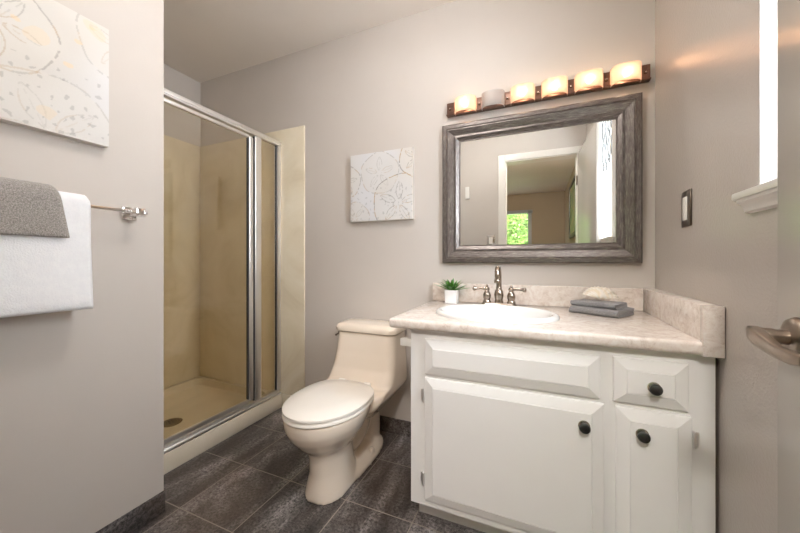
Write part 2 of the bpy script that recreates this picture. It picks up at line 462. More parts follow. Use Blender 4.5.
# framed print, dresser and bowl in the bedroom
pf = thing('framed_print', (.518, -1.9, 1.35), 'dark framed green print on the far room wall seen in the mirror', 'framed print')
fb = bmesh.new()
for a in ((-2.55, -2.50, 1.40, 2.24), (-1.60, -1.55, 1.40, 2.24), (-2.55, -1.55, 1.40, 1.45), (-2.55, -1.55, 2.19, 2.24)):
    bx(fb, .482, .519, a[0], a[1], a[2], a[3], .003)
obj('frame', fb, M['frame_dark'], pf)
obj('print', box(.497, .507, -2.51, -1.59, 1.44, 2.20), M['print'], pf, 0)
dr = thing('dresser', (.29, -2.3, 0), 'tall brown wooden dresser by the far room wall seen in the mirror', 'dresser')
obj('body', box(.08, .515, -2.9, -1.75, .06, 1.12, .006), M['wood'], dr)
obj('top', box(.06, .518, -2.93, -1.72, 1.12, 1.15, .006), M['wood'], dr)
for k in range(4):
    d1 = obj('drawer', box(.066, .081, -2.86, -1.79, .10 + k * .25, .33 + k * .25, .004), M['wood'], dr)
    kb = bmesh.new(); lathe(kb, [(.0, .040), (.012, .040), (.014, .052), (.008, .058), (.008, .067), (0, .067)], 12, 'X', (0, -2.32, .215 + k * .25)); obj('knob', kb, M['knob'], d1)
for x in (.10, .48):
    for y in (-2.87, -1.79): obj('leg', box(x - .02, x + .02, y - .02, y + .02, 0, .06), M['wood'], dr)
ob = bmesh.new(); lathe(ob, [(.0, 1.15), (.05, 1.15), (.06, 1.16), (.12, 1.22), (.15, 1.27), (.14, 1.27), (.10, 1.215), (.0, 1.175)], 28, 'Z', (.27, -2.1, 0))
tag(obj('bowl', ob, M['orange']), 'orange bowl on the brown dresser seen low in the mirror', 'bowl')

# fill lamp added on the ceiling, out of frame, to brighten the room
LPX, LPY = -.46, .78
cl = thing('added_fill_lamp', (LPX, LPY, H), 'added unseen fill lamp, a white drum above the bathroom floor', 'added fill lamp')
b_ = bmesh.new(); lathe(b_, [(0, H - .001), (.08, H - .001), (.08, H - .03), (0, H - .03)], 32, 'Z', (LPX, LPY, 0)); obj('base', b_, M['white_plastic'], cl, 40)
b_ = bmesh.new(); lathe(b_, [(0, H - .031), (.15, H - .034), (.155, H - .05), (.155, H - .11), (.14, H - .122), (0, H - .127)], 32, 'Z', (LPX, LPY, 0)); obj('drum', b_, M['dome'], cl, 60)
c2 = thing('added_fill_lamp', (.15, -.80, H), 'added unseen fill lamp, round and white, just outside the doorway', 'added fill lamp')  # second lamp, added out of view to light the cabinet fronts through the doorway
b_ = bmesh.new(); lathe(b_, [(0, H - .001), (.16, H - .001), (.16, H - .03), (.15, H - .035), (0, H - .035)], 32, 'Z', (.15, -.80, 0)); obj('base', b_, M['white_plastic'], c2)
b_ = bmesh.new(); lathe(b_, [(0, H - .036), (.145, H - .036), (.145, H - .06), (.12, H - .09), (.07, H - .11), (0, H - .117)], 32, 'Z', (.15, -.80, 0)); obj('dome', b_, M['fill_dome_far'], c2, 60)

# ================================================================== SHOWER
t_pan = thing('shower_pan', (-2.07, 1.3, 0), 'cream shower pan with a raised white curb and round drain', 'shower pan')
PZ = .10; CX = -1.647
sp = bmesh.new()
# pan cross-section: outer block with the basin carved out
bx(sp, XS, CX, YC + .001, D - .001, 0, PZ, .006, 2)
cut = bmesh.new()
def rr(x0, x1, y0, y1, r, z, n=6):
    out = []
    for cx_, cy_, a0 in ((x1 - r, y1 - r, 0), (x0 + r, y1 - r, 90), (x0 + r, y0 + r, 180), (x1 - r, y0 + r, 270)):
        for k in range(n + 1):
            a = R(a0 + 90 * k / n); out.append(Vector((cx_ + r * cos(a), cy_ + r * sin(a), z)))
    return out
loft(cut, [rr(XS + .07, CX - .13, YC + .07, D - .07, .05, .042), rr(XS + .045, CX - .105, YC + .045, D - .045, .05, .052), rr(XS + .03, CX - .09, YC + .03, D - .03, .05, .2)])
sp = evaluated(sp, [('BOOLEAN', dict(cut=cut))])
obj('basin', sp, M['pan'], t_pan, 40)
db = bmesh.new(); lathe(db, [(0, .0425), (.055, .0425), (.057, .046), (.05, .049), (.0, .0465)], 28, 'Z', (-2.05, 1.25, 0))
dr_ = obj('drain', db, M['nickel'], t_pan, 40, 'round metal drain with dark holes')
dh = bmesh.new()
for ring, n in ((.013, 6), (.026, 10), (.039, 16)):
    for k in range(n):
        a = 2 * pi * k / n; lathe(dh, [(0, .0462), (.0042, .0462), (.0042, .0492), (0, .0492)], 8, 'Z', (-2.05 + ring * cos(a), 1.25 + ring * sin(a), 0))
obj('drain_holes', dh, M['black'], dr_)
PT = 1.948
tag(obj('shower_wall_panel', box(-2.497, -1.451, D - .014, D, PZ + .0, PT, .005, 3), M['cream']), 'cream marbled panel on the wall behind the shower glass and past its metal jamb', 'wall panel')
tag(obj('shower_wall_panel', box(XS, XS + .012, YC + .012, D - .001, PZ, PT, .003), M['cream']), 'cream marbled panel on the far narrow shower wall', 'wall panel')
tag(obj('shower_wall_panel', box(-2.497, -1.70, YC, YC + .012, PZ, PT, .003), M['cream']), 'cream marbled panel on the near shower wall, hidden behind the wall corner', 'wall panel')
tag(obj('panel_base', box(CX + .001, -1.451, D - .016, D, 0, PZ - .001, .004), M['pan']), 'short cream base block under the marbled panel beside the curb', 'base block')

en = thing('shower_enclosure', (-1.69, 1.3, PZ), 'framed glass shower enclosure with a metal header and bottom track on the curb', 'shower enclosure')
EX = -1.672
hb_ = bmesh.new(); bx(hb_, EX - .022, EX + .020, YC + .001, D - .015, 1.830, 1.864, .005, 3); bx(hb_, EX - .012, EX + .026, YC + .001, D - .015, 1.838, 1.850, .003)
obj('header_rail', hb_, M['alum'], en)
bt = bmesh.new(); bx(bt, EX - .024, EX + .010, YC + .001, D - .015, PZ, PZ + .030, .004); bx(bt, EX + .008, EX + .024, YC + .001, D - .015, PZ, PZ + .014, .003)
obj('bottom_track', bt, M['alum'], en)
obj('wall_jamb', box(EX - .020, EX + .020, D - .040, D - .015, PZ + .031, 1.829, .003), M['alum'], en)
obj('wall_jamb', box(EX - .020, EX + .020, YC + .001, YC + .03, PZ + .031, 1.829, .003), M['alum'], en)
pst = bmesh.new(); bx(pst, EX - .018, EX + .018, 1.520, 1.572, PZ + .031, 1.829, .006, 3)
obj('mullion', pst, M['alum'], en)
obj('fixed_pane', box(EX - .003, EX + .003, 1.572, D - .040, PZ + .031, 1.829), M['glass_shower'], en, 0)
sl = bmesh.new(); bx(sl, EX - .006, EX + .006, D - .046, D - .040, PZ + .031, 1.829); bx(sl, EX - .006, EX + .006, 1.572, 1.576, PZ + .031, 1.829); obj('seal', sl, M['alum_dark'], en, 0)
dd = obj('door', (lambda b: (bx(b, EX - .014, EX + .014, 1.478, 1.512, PZ + .045, 1.814, .008, 3), bx(b, EX - .010, EX + .010, YC + .032, 1.478, PZ + .036, PZ + .060, .003), bx(b, EX - .010, EX + .010, YC + .032, 1.478, 1.804, 1.822, .003), bx(b, EX - .010, EX + .010, YC + .032, YC + .055, PZ + .06, 1.804, .003), b)[-1])(bmesh.new()), M['alum'], en)
obj('door_pane', box(EX - .003, EX + .003, YC + .050, 1.480, PZ + .055, 1.808), M['glass_shower'], dd, 0)
sl = bmesh.new(); bx(sl, EX - .006, EX + .0145, 1.5125, 1.519, PZ + .04, 1.822); bx(sl, EX - .008, EX + .008, 1.473, 1.479, PZ + .06, 1.802); obj('door_seal', sl, M['alum_dark'], dd, 0)

# ================================================================== LEFT WALL
def sand_dollar(pt, c, r, phase, inten, rnd_):
    """how much line, (line strength, warmth) a painted sand dollar leaves at pt"""
    dx, dy = pt[0] - c[0], pt[1] - c[1]; d = math.hypot(dx, dy); a = math.atan2(dy, dx)
    rr_ = r * (1 + .03 * sin(5 * a + phase)); v = 0
    if abs(d - rr_) < .0026: v = inten
    if d < rr_:
        f = (a - phase) / (2 * pi / 5); f -= round(f)
        lat = abs(f) * (2 * pi / 5) * d
        if .12 * r < d < .78 * r:
            wd = .13 * r * sin(pi * (d / r - .1) / .7)
            if abs(lat - wd) < .0018: v = max(v, inten * .8)
            if lat < .0018: v = max(v, inten * .45)
    return v
def canvas_art(name, w_, h_, dollars, seed, label, place, spots=()):
    """stretched canvas, local x right, z up, front towards -y; painted per vertex"""
    rnd_ = random.Random(seed); bm = bmesh.new(); th = .032
    nx, nz = int(w_ / .0022), int(h_ / .0022)
    lay = bm.verts.layers.float_color.new('paint') if False else None
    grid = [[bm.verts.new((w_ * i / nx, -th, h_ * j / nz)) for i in range(nx + 1)] for j in range(nz + 1)]
    for j in range(nz):
        for i in range(nx): bm.faces.new((grid[j][i], grid[j][i + 1], grid[j + 1][i + 1], grid[j + 1][i]))
    me = bpy.data.meshes.new(name); bm.to_mesh(me); bm.free(); me.materials.append(M['art'])
    ca = me.color_attributes.new('paint', 'FLOAT_COLOR', 'POINT')
    for k, v in enumerate(me.vertices):
        x, z = v.co.x, v.co.z
        n1 = noise.noise(Vector((x * 9 + seed, z * 9, 0))); n2 = noise.noise(Vector((x * 60, z * 60, seed)))
        n3 = noise.noise(Vector((x * 3, z * 3, seed + 5)))
        base = Vector((.66, .66, .675)).lerp(Vector((.62, .585, .54)), min(1, max(0, .5 + 1.5 * n3)))
        base *= 1 + .05 * n1
        for c, r, ph, it in dollars:
            d = math.hypot(x - c[0], z - c[1])
            if d < r: base = base.lerp(Vector((.66, .62, .56)), .35)
            s_ = sand_dollar((x + .003 * n1, z + .003 * n2), c, r, ph, it, rnd_)
            if s_ and n2 > -.25:
                wm = noise.noise(Vector((x * 14, z * 14, 3)))
                base = base.lerp(Vector((.42, .27, .12)) if wm > .1 else Vector((.25, .23, .20)), s_)
        if n1 > .5 and n3 > .1: base = base.lerp(Vector((.74, .58, .38)), .35)
        for bx_, bz_, br_ in spots:
            if math.hypot((x - bx_) + .006 * n2, (z - bz_) * 1.6 + .006 * n1) < br_: base = base.lerp(Vector((.74, .56, .33)), .5)
        if n2 > .42 and z < h_ * .5: base *= .78
        ca.data[k].color = (base.x, base.y, base.z, 1)
    th_o = thing(name, (0, 0, 0), label, 'wall art')
    front = bpy.data.objects.new('painting', me); C.objects.link(front); front.parent = th_o
    sb_ = bmesh.new(); bx(sb_, 0, w_, -th + .0003, 0, 0, h_); s_o = bpy.data.objects.new('canvas', mesh_of('canvas', sb_, M['canvas_side'], 0)); C.objects.link(s_o); s_o.parent = th_o
    th_o.location = place[0]; th_o.rotation_euler = place[1]
    return th_o
# small canvas on the back wall
canvas_art('canvas_painting', .412, .412, [((.20, .285), .125, .3, .45), ((.325, .10), .165, 1.5, .8), ((-.03, .25), .10, .2, .6), ((.44, .35), .11, 2.6, .8), ((.03, .02), .10, .8, .4)], 3,
           'small square sand dollar canvas on the back wall beside the mirror', ((-1.072, D - .0005, 1.272), (0, 0, 0)))
# large canvas on the left wall: local x runs away from the camera
canvas_art('canvas_painting', .62, .41, [((.362, .272), .130, 1.0, .5), ((.10, .18), .13, .4, .4), ((.47, -.01), .185, 2.0, .28), ((.66, .36), .125, .3, .3)], 7,
           'large sand dollar canvas on the left wall above the towels', ((XL + .0005, .012, 1.428), (0, 0, R(90))), ((.538, .316, .011), (.514, .227, .013), (.574, .386, .009), (.40, .30, .010), (.25, .10, .014)))

# towel bar
tb = thing('towel_bar', (XL, .45, 1.205), 'chrome towel bar with square bracket on the left wall', 'towel bar')
BXc = XL + .068; BZ = 1.207
obj('bar', box(BXc - .004, BXc + .004, .115, .732, BZ - .006, BZ + .006, .001), M['chrome'], tb)
for yy in (.706, .14):
    b_ = bmesh.new(); bx(b_, XL, XL + .010, yy - .024, yy + .024, BZ - .024, BZ + .024, .003); bx(b_, XL + .008, BXc + .012, yy - .012, yy + .012, BZ - .012, BZ + .012, .003); bx(b_, BXc - .013, BXc + .014, yy - .016, yy + .016, BZ - .015, BZ + .015, .003)
    obj('bracket', b_, M['chrome'], tb)

def hang(y0, y1, ri, ro, zf, zb, seed, slant=0.0, amp=.004):
    """towel folded over the bar: thick inverted U, long axis y"""
    path_o, path_i = [], []
    n = 10
    def side(r, zfr, zbk):
        pts = []
        for k in range(16): pts.append((BXc + r, zfr + (BZ - zfr) * k / 16))
        for k in range(n + 1):
            a = pi * k / n; pts.append((BXc + r * cos(a), BZ + r * sin(a)))
        for k in range(1, 17): pts.append((BXc - r, BZ + (zbk - BZ) * k / 16))
        return pts
    o_ = side(ro, zf, zb); i_ = side(ri, zf, zb)
    mid = (ro + ri) / 2; h = (ro - ri) / 2
    endf = [(BXc + mid - h * cos(a), zf - h * .8 * sin(a)) for a in (pi * .25, pi * .5, pi * .75)]
    endb = [(BXc - mid - h * cos(a), zb - h * .8 * sin(a)) for a in (pi * .25, pi * .5, pi * .75)]
    loop = o_ + endb + list(reversed(i_)) + endf
    bm = bmesh.new(); rings = []
    m = 46
    for j in range(m + 1):
        u = j / m; y = y0 + (y1 - y0) * u
        edge = min(u, 1 - u) * (y1 - y0); sh = max(0, 1 - edge / .012); ring = []
        for (x, z) in loop:
            cx_ = BXc + (mid if x > BXc else -mid)
            if z > BZ: ang = math.atan2(z - BZ, x - BXc); cc = Vector((BXc + mid * cos(ang), BZ + mid * sin(ang)))
            else: cc = Vector((cx_, z))
            p = Vector((x, z)).lerp(cc, sh ** 2 * .75)
            nn = noise.noise(Vector((p.x * 8, y * 9, p.y * 7 + seed)))
            dz = slant * u * (1 if x > BXc else .4)
            k_ = (BZ + .05 - z) * slant
            ring.append(Vector((p.x + amp * nn + (.006 * (BZ - p.y) if x > BXc else 0), y + k_ * (u - .1), p.y + .4 * amp * noise.noise(Vector((y * 6, seed, p.x * 5))))))
        rings.append(ring)
    return loft(bm, rings)
tag(obj('bath_towel', hang(.14, .556, .007, .036, .888, .93, 2, .02), M['towel_white'], None, 60), 'thick white bath towel folded over the towel bar', 'towel')
tag(obj('hand_towel', hang(.16, .474, .038, .052, 1.105, 1.12, 8, .17, .003), M['towel_grey'], None, 60), 'grey terry hand towel draped over the white towel', 'towel')

# ================================================================== TOILET
TX = -.872
def sup(cx_, cy_, rx, ry, z, n=40, e=2.0, eb=None):
    out = []
    for k in range(n):
        a = 2 * pi * k / n; c_, s_ = cos(a), sin(a)
        ee = e if s_ < 0 or eb is None else eb
        out.append(Vector((cx_ + rx * math.copysign(abs(c_) ** (2 / ee), c_), cy_ + ry * math.copysign(abs(s_) ** (2 / ee), s_), z)))
    return out
to = thing('toilet', (TX, 1.35, 0), 'one-piece bone coloured toilet with closed white lid on the slate floor', 'toilet')
tb_ = bmesh.new()
# bowl on its front column
loft(tb_, [sup(TX, 1.245, .098, .145, 0, e=2.4), sup(TX, 1.245, .094, .142, .02, e=2.4), sup(TX, 1.245, .083, .130, .10), sup(TX, 1.235, .080, .125, .17),
           sup(TX, 1.235, .090, .135, .205), sup(TX, 1.225, .122, .170, .245), sup(TX, 1.220, .152, .205, .29), sup(TX, 1.220, .168, .222, .325), sup(TX, 1.222, .174, .228, .352), sup(TX, 1.225, .174, .228, .374)])
# foot flange running back
loft(tb_, [sup(TX, 1.43, .105, .245, 0, e=2.6), sup(TX, 1.43, .103, .243, .025, e=2.6), sup(TX, 1.43, .085, .225, .045, e=2.6), sup(TX, 1.43, .065, .20, .06, e=2.6)])
# trapway: a curving tube through the rear pedestal
tube(tb_, smooth_path([(TX, 1.26, .20), (TX, 1.38, .13), (TX, 1.47, .16), (TX, 1.52, .25), (TX, 1.56, .26), (TX, 1.60, .18), (TX, 1.60, .04)], 5), .058, 16)
# deck and tank, lofted upward
def rrz(x0, x1, y0, y1, r, z): return rr(x0, x1, y0, y1, r, z, 7)
TY = D - .018
loft(tb_, [rrz(TX - .085, TX + .085, 1.44, TY - .10, .05, .215), rrz(TX - .12, TX + .12, 1.38, TY - .05, .05, .26), rrz(TX - .165, TX + .165, 1.32, TY - .01, .05, .315),
           rrz(TX - .187, TX + .187, 1.34, TY, .05, .345), rrz(TX - .192, TX + .192, 1.36, TY, .05, .376), rrz(TX - .190, TX + .190, 1.40, TY, .05, .384)])
loft(tb_, [rrz(TX - .192, TX + .192, 1.42, TY, .05, .36), rrz(TX - .191, TX + .191, 1.455, TY, .05, .40), rrz(TX - .188, TX + .188, 1.49, TY, .045, .45),
           rrz(TX - .182, TX + .182, 1.512, TY, .045, .53), rrz(TX - .176, TX + .176, 1.528, TY, .045, .634)])
tb_ = evaluated(tb_, [('REMESH', dict(mode='VOXEL', voxel_size=.0065)), ('SMOOTH', dict(factor=.6, iterations=9)), ('DECIMATE', dict(ratio=.5))])
obj('body', tb_, M['china'], to, 60)
lb_ = bmesh.new()
loft(lb_, [rrz(TX - .176, TX + .176, 1.528, TY, .045, .6345), rrz(TX - .186, TX + .186, 1.517, TY, .045, .640), rrz(TX - .188, TX + .188, 1.514, TY, .045, .660),
           rrz(TX - .178, TX + .178, 1.526, TY - .01, .045, .676), rrz(TX - .155, TX + .155, 1.55, TY - .03, .04, .682)])
obj('tank_lid', lb_, M['china'], to, 50)
def seat_ring(rx, ry, z, back): # oval with a squared rear
    out = []
    for k in range(56):
        a = 2 * pi * k / 56; c_, s_ = cos(a), sin(a); e = 2.0 if s_ < 0 else 2.7
        out.append(Vector((TX + rx * math.copysign(abs(c_) ** (2 / e), c_), 1.222 + (ry if s_ < 0 else back) * math.copysign(abs(s_) ** (2 / e), s_), z)))
    return out
sb_ = bmesh.new(); loft(sb_, [seat_ring(.174, .226, .3745, .205), seat_ring(.180, .232, .379, .208), seat_ring(.180, .232, .388, .208), seat_ring(.175, .227, .393, .205)])
obj('seat', sb_, M['seat'], to, 50)
sb_ = bmesh.new(); loft(sb_, [seat_ring(.172, .224, .3945, .205), seat_ring(.180, .232, .399, .210), seat_ring(.179, .231, .407, .209), seat_ring(.165, .215, .414, .198), seat_ring(.10, .14, .419, .12), seat_ring(.02, .03, .420, .03)])
obj('seat_lid', sb_, M['seat'], to, 50)
for s_ in (-1, 1):
    hb2 = bmesh.new(); lathe(hb2, [(0, -.018), (.010, -.018), (.012, -.014), (.012, .014), (.010, .018), (0, .018)], 14, 'X', (TX + s_ * .075, 1.437, .398)); obj('hinge', hb2, M['seat'], to)
    cb = bmesh.new(); lathe(cb, [(0, .040), (.016, .040), (.016, .052), (.012, .062), (0, .066)], 16, 'Z', (TX + s_ * .082, 1.47, 0)); obj('bolt_cap', cb, M['china'], to)
fl = bmesh.new(); lathe(fl, [(0, -.206), (.009, -.206), (.010, -.196), (.010, -.178), (0, -.178)], 14, 'X', (TX, 1.60, .605)); tube(fl, [(TX - .20, 1.60, .605), (TX - .20, 1.575, .603), (TX - .198, 1.56, .602)], [.005, .005, .006], 8)
obj('flush_lever', fl, M['plate'], to)

# ================================================================== VANITY
VX0, VX1, VF = -.450, .453, 1.160
CT = .807; CB = .770
va = thing('vanity_cabinet', (0, 1.45, 0), 'white painted vanity cabinet with panelled fronts under the marbled countertop', 'cabinet')
vb = bmesh.new()
bx(vb, VX0, VX0 + .016, VF + .018, D - .001, .10, CB); bx(vb, VX1 - .016, VX1, VF + .018, D - .001, .10, CB)   # sides
bx(vb, VX0 + .016, VX1 - .016, VF + .018, D - .001, .10, .116); bx(vb, VX0 + .016, VX1 - .016, D - .012, D - .001, .116, CB)
obj('body', vb, M['cab'], va, 0)
ff = bmesh.new()
def fr(x0, x1, z0, z1): bx(ff, x0, x1, VF, VF + .018, z0, z1)
fr(VX0, -.345, .10, CB); fr(.15, .24, .10, CB); fr(.375, VX1, .10, CB)
for x0, x1 in ((-.345, .15), (.24, .375)): fr(x0, x1, .10, .15); fr(x0, x1, .57, .625); fr(x0, x1, .71, CB)
obj('face_frame', ff, M['cab'], va, 0)
obj('toe_board', box(VX0 + .004, VX1 - .004, VF + .085, VF + .10, 0, .10), M['cab'], va, 0)
def panel(x0, x1, z0, z1, ins=.032):
    bm = bmesh.new()
    def ring(i, y): return [Vector((x0 + i, y, z0 + i)), Vector((x1 - i, y, z0 + i)), Vector((x1 - i, y, z1 - i)), Vector((x0 + i, y, z1 - i))]
    loft(bm, [ring(0, VF - .0006), ring(0, VF - .0085), ring(.002, VF - .0105), ring(ins, VF - .0185), ring(ins + .0012, VF - .0165), ring(ins + .003, VF - .0195)])
    return bm
def knob(parent, x, z):
    kb = bmesh.new(); y0 = VF - .0195
    lathe(kb, [(0, y0), (.0155, y0), (.0165, y0 - .002), (.0165, y0 - .004), (.007, y0 - .006), (.006, y0 - .014), (0, y0 - .014)], 20, 'Y', (x, 0, z))
    k1 = obj('knob', kb, M['knob_base'], parent)
    kb = bmesh.new(); lathe(kb, [(0, y0 - .013), (.008, y0 - .013), (.0148, y0 - .018), (.0158, y0 - .022), (.0135, y0 - .027), (.007, y0 - .030), (0, y0 - .0305)], 24, 'Y', (x, 0, z))
    obj('knob_cap', kb, M['knob'], k1)
def hinge(parent, x, z, s_):
    hb3 = bmesh.new(); lathe(hb3, [(0, z - .026), (.003, z - .024), (.0045, z - .018), (.0045, z + .018), (.003, z + .024), (0, z + .026)], 12, 'Z', (x, VF - .012, 0))
    bx(hb3, min(x, x - s_ * .012), max(x, x - s_ * .012), VF - .0040, VF - .0005, z - .02, z + .02, .0008)
    obj('hinge', hb3, M['alum'], parent)
obj('drawer_front', panel(-.390, .178, .604, .736), M['cab'], va, 0)
d_ = obj('door', panel(-.390, .188, .128, .590), M['cab'], va, 0); hinge(d_, -.397, .522, 1); hinge(d_, -.397, .207, 1)
kd = d_
knob(d_, .133, .519)
d_ = obj('drawer', panel(.212, .392, .604, .739), M['cab'], va, 0); knob(d_, .309, .664)
d_ = obj('door', panel(.219, .398, .128, .590), M['cab'], va, 0); hinge(d_, .405, .528, -1); hinge(d_, .405, .207, -1); knob(d_, .281, .524)

SC = Vector((-.165, 1.376, CT)); SA, SB = .244, .199
ct = thing('countertop', (-.03, 1.45, CB), 'beige marbled countertop with backsplash on the white cabinet', 'countertop')
cb_ = bmesh.new()
bx(cb_, -.5415, XR - .001, 1.128, D - .0005, CB, CT, .011, 4)
for v in cb_.verts:
    if v.co.x < -.4 and v.co.y < 1.3: v.co.x += .0095
cut = bmesh.new(); loft(cut, [sup(SC.x, SC.y, SA - .022, SB - .022, CB - .05, 48), sup(SC.x, SC.y, SA - .022, SB - .022, CT + .05, 48)])
cb_ = evaluated(cb_, [('BOOLEAN', dict(cut=cut))])
K = math.tan(R(1.77))
def shear(bm, lim=.40):
    for v in bm.verts:
        if v.co.x > lim: v.co.x -= K * (D - v.co.y)
    return bm
obj('slab', shear(cb_), M['counter'], ct, 40)
obj('backsplash', box(-.541, .4325, D - .024, D - .0005, CT, .907, .003), M['counter'], ct)
obj('side_splash', shear(box(.4335, XR - .001, 1.141, D - .0005, CT, .907, .002)), M['counter'], ct)
obj('end_cap', shear(box(.4325, XR - .002, 1.124, 1.141, CB, .908, .001)), M['counter'], ct, 35)

# sink
si = thing('sink', (SC.x, SC.y, CT), 'oval white drop-in sink set in the countertop', 'sink')
b_ = bmesh.new()
prof = [(1.0, 0, .0005), (1.0, 0, .008), (.985, 0, .013), (.955, 0, .0165), (.92, 0, .0165), (.89, 0, .013), (.865, 0, .004), (.83, .0, -.02), (.74, 0, -.06), (.56, 0, -.10), (.32, 0, -.122), (.10, 0, -.128), (.09, 0, -.131),
        (.11, 0, -.136), (.33, 0, -.130), (.58, 0, -.108), (.76, 0, -.066), (.85, 0, -.022), (.875, 0, .0005)]
loft(b_, [sup(SC.x, SC.y, SA * p[0], SB * p[0], CT + p[2], 56) for p in prof], caps=False)
obj('basin', b_, M['sink'], si, 60)
b_ = bmesh.new(); lathe(b_, [(0, CT - .132), (.023, CT - .132), (.024, CT - .1265), (.018, CT - .125), (0, CT - .127)], 20, 'Z', (SC.x, SC.y, 0)); obj('drain', b_, M['nickel'], si)

# faucet
FY = 1.607; FX = -.170; FZ = CT
fa = thing('faucet', (FX, FY, FZ), 'brushed nickel faucet with two lever handles behind the sink', 'faucet')
b_ = bmesh.new(); loft(b_, [rr(FX - .088, FX + .088, FY - .028, FY + .028, .024, FZ + .0003), rr(FX - .090, FX + .090, FY - .030, FY + .030, .024, FZ + .004), rr(FX - .083, FX + .083, FY - .023, FY + .023, .02, FZ + .012), rr(FX - .075, FX + .075, FY - .018, FY + .018, .016, FZ + .022)])
obj('base_plate', b_, M['nickel'], fa, 45)
b_ = bmesh.new()
lathe(b_, [(0, .02), (.020, .02), (.021, .027), (.018, .034), (.020, .045), (.0225, .06), (.019, .078), (.013, .088), (.0145, .092), (.012, .098), (0, .098)], 22, 'Z', (FX, FY, FZ))
tube(b_, smooth_path([(FX, FY, FZ + .07), (FX, FY, FZ + .13), (FX, FY - .004, FZ + .155), (FX, FY - .020, FZ + .182), (FX, FY - .044, FZ + .188), (FX, FY - .064, FZ + .174), (FX, FY - .070, FZ + .148), (FX, FY - .070, FZ + .132)], 6), [.0125] * 36 + [.0115] * 7, 14)
lathe(b_, [(0, .120), (.0135, .120), (.0145, .123), (.0145, .134), (.012, .138), (0, .138)], 16, 'Z', (FX, FY - .070, FZ))
obj('spout', b_, M['nickel'], fa, 50)
b_ = bmesh.new(); tube(b_, [(FX, FY + .022, FZ + .015), (FX, FY + .022, FZ + .085)], .0028, 8); lathe(b_, [(0, .084), (.005, .086), (.006, .092), (.003, .098), (0, .099)], 12, 'Z', (FX, FY + .022, FZ)); obj('lift_rod', b_, M['nickel'], fa)
for s_ in (-1, 1):
    b_ = bmesh.new()
    hx = FX + s_ * .056
    lathe(b_, [(0, .02), (.019, .02), (.020, .026), (.015, .034), (.0185, .044), (.0195, .056), (.015, .068), (.010, .076), (.012, .080), (.0135, .086), (.011, .093), (.005, .097), (.0065, .101), (.004, .106), (0, .107)], 20, 'Z', (hx, FY, FZ))
    hh = obj('handle', b_, M['nickel'], fa, 50)
    b_ = bmesh.new(); tube(b_, smooth_path([(hx, FY, FZ + .087), (hx + s_ * .022, FY - .003, FZ + .089), (hx + s_ * .045, FY - .006, FZ + .088), (hx + s_ * .060, FY - .008, FZ + .087), (hx + s_ * .068, FY - .009, FZ + .088)], 4), [.007] * 5 + [.0065] * 4 + [.008, .0095, .011, .012] + [.012, .010, .007, .003], 12)
    obj('lever', b_, M['nickel'], hh, 60)

# plant
PX, PY = -.417, 1.672
pl = thing('potted_plant', (PX, PY, CT), 'small spiky green plant in a white square pot on the countertop', 'potted plant')
b_ = bmesh.new()
def sq(h_, z): return rr(PX - h_, PX + h_, PY - h_, PY + h_, .003, z, 3)
loft(b_, [sq(.030, CT + .0005), sq(.032, CT + .068), sq(.0325, CT + .069), sq(.0285, CT + .069), sq(.028, CT + .060)])
obj('pot', b_, M['pot'], pl, 40)
obj('soil', box(PX - .028, PX + .028, PY - .028, PY + .028, CT + .055, CT + .0605), M['soil'], pl, 0)
b_ = bmesh.new(); rnd = random.Random(5)
for k in range(24):
    a = k * 2.399; tier = k / 24; L = .098 - .030 * tier + rnd.uniform(-.006, .008); el = R(22 + 55 * tier + rnd.uniform(-6, 6))
    dirh = Vector((cos(a), sin(a) * .8, 0)); base = Vector((PX, PY, CT + .060)) + dirh * .006; rings = []
    for q in range(7):
        u = q / 6; e = el - u * .55
        c_ = base + dirh * (L * u * cos(el - u * .3)) + Vector((0, 0, L * u * sin(el) - .020 * u * u * (1 - tier)))
        wd = .0085 * sin(pi * min(1, .18 + u * .82)) ** .8 + .0004
        sd = dirh.cross(Vector((0, 0, 1))).normalized(); up = sd.cross(dirh).normalized()
        rings.append([c_ + sd * wd, c_ + up * wd * .15 + sd * wd * .3, c_ - sd * wd, c_ - up * wd * .35])
    loft(b_, rings)
obj('foliage', b_, M['leaf'], pl, 60)

# folded washcloths and shell
def cloth(cx_, cy_, ang, lx, ly, z0, layers, th, seed):
    """a cloth folded over itself: one snaking sheet, fold edge towards -y"""
    bm = bmesh.new(); prof = []
    half = ly / 2; r = th / 2
    cl_ = []
    for k in range(layers):
        ys = [-half + r * 1.2, half - r * 1.2] if k % 2 else [half - r * 1.2, -half + r * 1.2]
        for q in range(9): cl_.append((ys[0] + (ys[1] - ys[0]) * q / 8 + 0, z0 + r + k * th))
        if k < layers - 1:
            s2 = 1 if k % 2 else -1
            for q in range(1, 6):
                a = pi * q / 6; cl_.append((ys[1] + s2 * r * 1.1 * sin(a), z0 + r + k * th + (th / 2) * (1 - cos(a))))
    n = len(cl_); t2 = r * .90
    nor = []
    for k in range(n):
        a = Vector(cl_[max(0, k - 1)]); b2 = Vector(cl_[min(n - 1, k + 1)]); d2 = (b2 - a).normalized(); nor.append(Vector((-d2.y, d2.x)))
    loop = [Vector(cl_[k]) + nor[k] * t2 for k in range(n)] + [Vector(cl_[k]) - nor[k] * t2 for k in reversed(range(n))]
    rings = []
    for j in range(25):
        x = -lx / 2 + lx * j / 24
        rings.append([Vector((x + .009 * noise.noise(Vector((p.y * 70, seed, p.x * 9))), p.x + .007 * noise.noise(Vector((x * 14, p.y * 60, seed))), max(z0 + .0004, p.y + .0065 * (p.y - z0) / (th * layers) * (1 + noise.noise(Vector((x * 22, p.x * 18, seed)))) )) ) for p in loop])
    loft(bm, rings)
    bmesh.ops.transform(bm, matrix=Matrix.Translation((cx_, cy_, 0)) @ Matrix.Rotation(ang, 4, 'Z'), verts=bm.verts)
    return bm
